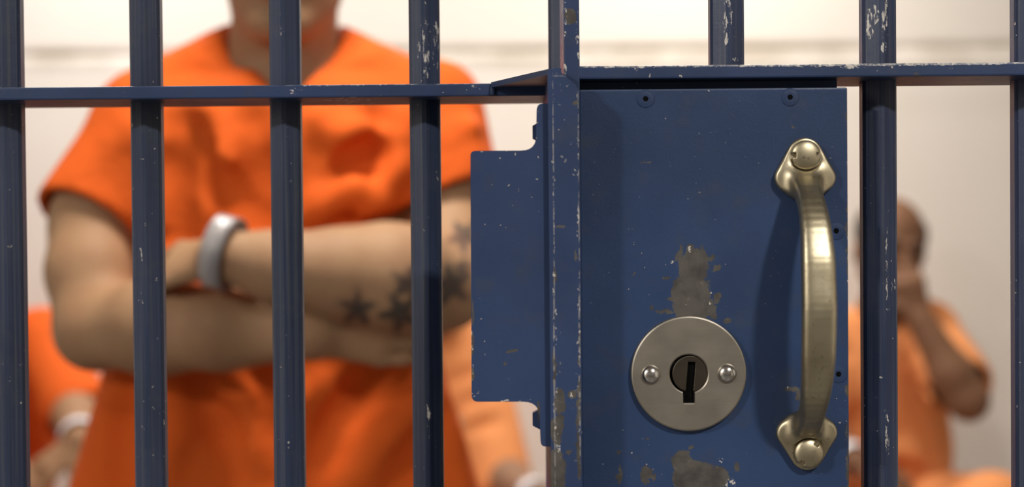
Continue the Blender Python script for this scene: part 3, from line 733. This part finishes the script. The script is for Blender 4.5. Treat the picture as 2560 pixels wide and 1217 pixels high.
    def surf(px, py, off=0.0):
        Y = 1.9
        for _ in range(6):
            a_ = P(px, py, Y); cx, cy, rx, ry = (np.interp(a_[2], t[:, 0], t[:, i]) for i in (1, 2, 3, 4))
            Y = cy-ry*max(1-min(abs((a_[0]-cx)/rx), .98)**2.5, 0)**(1/2.5)
        return P(px, py, Y+off)
    # shoulders + sleeves
    V.add(cone(p(560, 195, 2.035), p(375, 305, 2.03), .052, .066), .05); V.add(cone(p(860, 195, 2.035), p(1060, 305, 2.03), .052, .066), .05)
    V.add(cone(p(590, 112, 2.045), p(480, 220, 2.04), .026, .045), .04); V.add(cone(p(832, 112, 2.045), p(950, 220, 2.04), .026, .045), .04)
    cR, cL = p(232, 545, 1.985), p(1116, 500, 1.99)
    V.add(cone(p(375, 305, 2.03), cR, .066, .075), .03); V.add(cone(p(1060, 305, 2.03), cL, .066, .072), .03)
    V.add(cone(p(1100, 250, 2.03), p(1120, 440, 1.99), .05, .056), .03)
    # folds: ridges (+) and valleys (-) in photo pixels
    def fold(pts, r0, r1, sg, k_=.03):
        w3 = [surf(a_, b_, (.002 if sg > 0 else max(.013-max(r0, r1), -.02))) for a_, b_ in pts]
        for i in range(len(w3)-1):
            ra = r0+(r1-r0)*i/max(len(w3)-1, 1); rb = r0+(r1-r0)*(i+1)/max(len(w3)-1, 1)
            (V.add if sg > 0 else V.cut)(cone(w3[i], w3[i+1], ra, rb), k_)
    for pts, r0, r1, sg in (
        ([(445, 300), (425, 420), (430, 580)], .016, .022, -1), ([(520, 280), (545, 400), (600, 470)], .012, .010, 1), ([(500, 330), (560, 470), (620, 520)], .008, .012, -1),
        ([(960, 290), (940, 400), (880, 520), (860, 580)], .014, .022, -1), ([(1010, 300), (985, 420), (930, 540)], .010, .010, 1), ([(800, 300), (860, 350), (880, 330)], .012, .010, 1),
        ([(770, 540), (850, 430), (930, 350)], .007, .012, 1), ([(840, 470), (890, 400), (930, 380)], .010, .016, -1), ([(640, 300), (660, 420), (640, 560)], .010, .018, -1), ([(800, 520), (880, 480), (930, 500)], .012, .008, 1),
        ([(500, 960), (560, 1080), (600, 1217)], .014, .010, -1), ([(1060, 980), (960, 1080), (850, 1217)], .012, .014, 1), ([(940, 930), (880, 1010), (820, 1120)], .014, .010, -1), ([(870, 1000), (800, 1120), (770, 1240)], .010, .012, -1),
        ([(1090, 1050), (1040, 1140), (980, 1240)], .012, .012, -1), ([(560, 960), (720, 1010), (800, 960)], .008, .010, 1), ([(330, 960), (300, 1060), (300, 1200)], .014, .018, -1), ([(420, 960), (430, 1090), (400, 1217)], .012, .014, 1), ([(1110, 1010), (1120, 1100), (1150, 1217)], .010, .012, 1), ([(660, 950), (700, 1080), (690, 1217)], .010, .016, -1)):
        fold(pts, r0, r1, sg)
    for a_, b_, r, Y in (((1112, 350), (1178, 318), .010, 1.955), ((1108, 425), (1185, 395), .010, 1.955), ((330, 330), (215, 455), .012, 1.952), ((395, 340), (330, 470), .012, 1.955)):
        V.add(cone(p(*a_, Y), p(*b_, Y), r, r*.7), .03)
    # cuffs opened, neck opening, V
    for c_, el_, r, h3 in ((cR, elR, .057, ((230, 480, 1.905), (112, 525, 1.99), (345, 556, 1.925))), (cL, elL, .057, ((1110, 464, 1.905), (1000, 520, 1.93), (1185, 462, 1.99)))):
        a_, b_, d_ = (p(*q_) for q_ in h3); n_ = nv(np.cross(b_-a_, d_-a_)); n_ = n_ if n_[2] < 0 else -n_
        s1 = nv(np.cross(n_, (0, 1, .3))); V.cut(boxp((a_+b_+d_)/3+n_*.15, (.10, .16, .15), [s1, np.cross(n_, s1), n_]), .005)
        ax_ = nv(c_-(p(375, 305, 2.03) if c_ is cR else p(1060, 305, 2.03))); V.cut(cone(c_-ax_*.03, c_+ax_*.10, r+.006, r+.012), .004)
    V.cut(cone(p(710, 165, 2.03), p(712, -60, 2.0), .073, .074), .008)
    vb, vt = p(716, 262, 1.91), p(710, 90, 1.94)
    for i in range(9):
        a_ = i/8; c0 = vb+(vt-vb)*a_; V.cut(econe(c0+[0, -.12, 0], c0+[0, .035+.03*a_, 0], (1, 0, 0), (.004+.066*a_, .012), (.004+.066*a_, .012), .004), .004)
    v, f = V.mesh(); mesh_obj('shirt', v, f, M_SHIRT, root, True)
    V = Vox((mx-.3, 1.8, .02), (mx+.3, 2.28, 1.02), .009)
    V.add(econe((mx, TY, .96), (mx, TY, .86), (1, 0, 0), (.180, .128), (.195, .140)), .03)
    for sx in (-1, 1):
        V.add(cone((mx+sx*.09, TY, .86), (mx+sx*.11, TY-.01, .48), .108, .090), .03); V.add(cone((mx+sx*.11, TY-.01, .48), (mx+sx*.12, TY+.03, .12), .090, .082), .02)
        V.cut(cone((mx+sx*.12, TY+.03, .085), (mx+sx*.12, TY+.03, -.1), .07, .1), .005)
    v, f = V.mesh(); mesh_obj('trousers', v, f, M_SHIRT, root, True)
    for sx in (-1, 1): shoe((mx+sx*.12, TY+.03, .09), (sx*.1, -1, 0), root)
    ax_ = nv(wL-p(700, 668, 1.772)); wb_ = band(p(560, 632, 1.768), nv(ax_+np.array([0, .34, .02])), .042, .038, .025, root, (0, -.1, 1)); wb_['label'] = 'pale plastic identification wristband'
    band(p(560, 632, 1.768), nv(ax_+np.array([0, .34, .02])), .0426, .0386, .020, wb_, (0, -.1, 1), 'band_label_glint', (.18, .42), M_LABEL_GLINT)  # label strip that doubles as a painted glint on the band
    return root
man()

# ---------------- seated person by the right bars, hand to face
fwd = np.array([.10, -.98, -.12])
seated('bald seated person in orange holding one hand to the chin', P(2195, 1290, 3.80), P(2190, 960, 3.72), P(2215, 775, 3.66), P(2228, 622, 3.60), fwd, (.05, 0, 1),
       [P(2075, 845, 3.70), P(2318, 828, 3.66)], [P(2030, 1060, 3.62), P(2420, 1000, 3.36)], [P(2135, 1150, 3.40), P(2300, 800, 3.40)],
       [((.9, -.3, -.35), (0, .2, -1), (0, -1, .2), (.3, .4, .3)), ((-.25, .10, 1), (-.3, 1, 0), (-1, 0, .3), (.7, .9, .5))],
       [np.array([.68, 3.22, .50]), np.array([1.03, 3.30, .63])], [np.array([.70, 3.26, .09]), np.array([1.08, 3.20, .10])],
       (.19, .092, .048), M_SHIRT_LIT, True, bands=[(0, .012, .036)])
# ---------------- seated person behind the folded arms
seated('seated person in orange behind the standing person, head hidden by the folded arms', P(1085, 1290, 3.80), P(1068, 960, 3.74), P(1090, 800, 3.66), P(1105, 660, 3.58), (0, -1, -.2), (0, 0, 1),
       [P(945, 860, 3.72), P(1180, 862, 3.70)], [P(920, 1080, 3.62), P(1245, 1185, 3.56)], [P(1122, 1070, 3.40), P(1338, 1240, 3.38)],
       [((-.35, -.6, -.7), (0, .2, -1), (0, -1, .2), (.3, .4, .3)), ((-.3, -.8, -.4), (0, .2, -1), (-1, 0, .2), (.3, .4, .3))],
       [np.array([-.28, 3.20, .50]), np.array([.03, 3.20, .50])], [np.array([-.28, 3.25, .09]), np.array([.05, 3.25, .09])],
       (.26, .15, .09), M_SHIRT_LIT, bands=[(0, .012, .034), (1, .006, .038)], cuff=1.06)
# ---------------- seated person at the left edge
seated('seated person in orange leaning on the knees beside the standing person elbow', P(-60, 1290, 3.75), P(-25, 975, 3.58), P(-35, 800, 3.46), P(-62, 655, 3.36), (-.1, -1, -.35), (0, -.2, 1),
       [P(-150, 850, 3.52), P(105, 850, 3.50)], [P(-190, 1080, 3.40), P(185, 1015, 3.36)], [P(-20, 1130, 3.16), P(200, 1100, 3.14)],
       [((.7, -.5, -.4), (0, .2, -1), (0, -1, .2), (.3, .4, .3)), ((-.75, -.3, -.65), (-.5, .2, -1), (-.3, -1, .2), (.3, .4, .3))],
       [np.array([-1.30, 3.10, .50]), np.array([-1.00, 3.08, .52])], [np.array([-1.30, 3.15, .09]), np.array([-.98, 3.15, .09])],
       (.34, .19, .10), M_SHIRT, bands=[(1, .020, .040)], cuff=1.02)
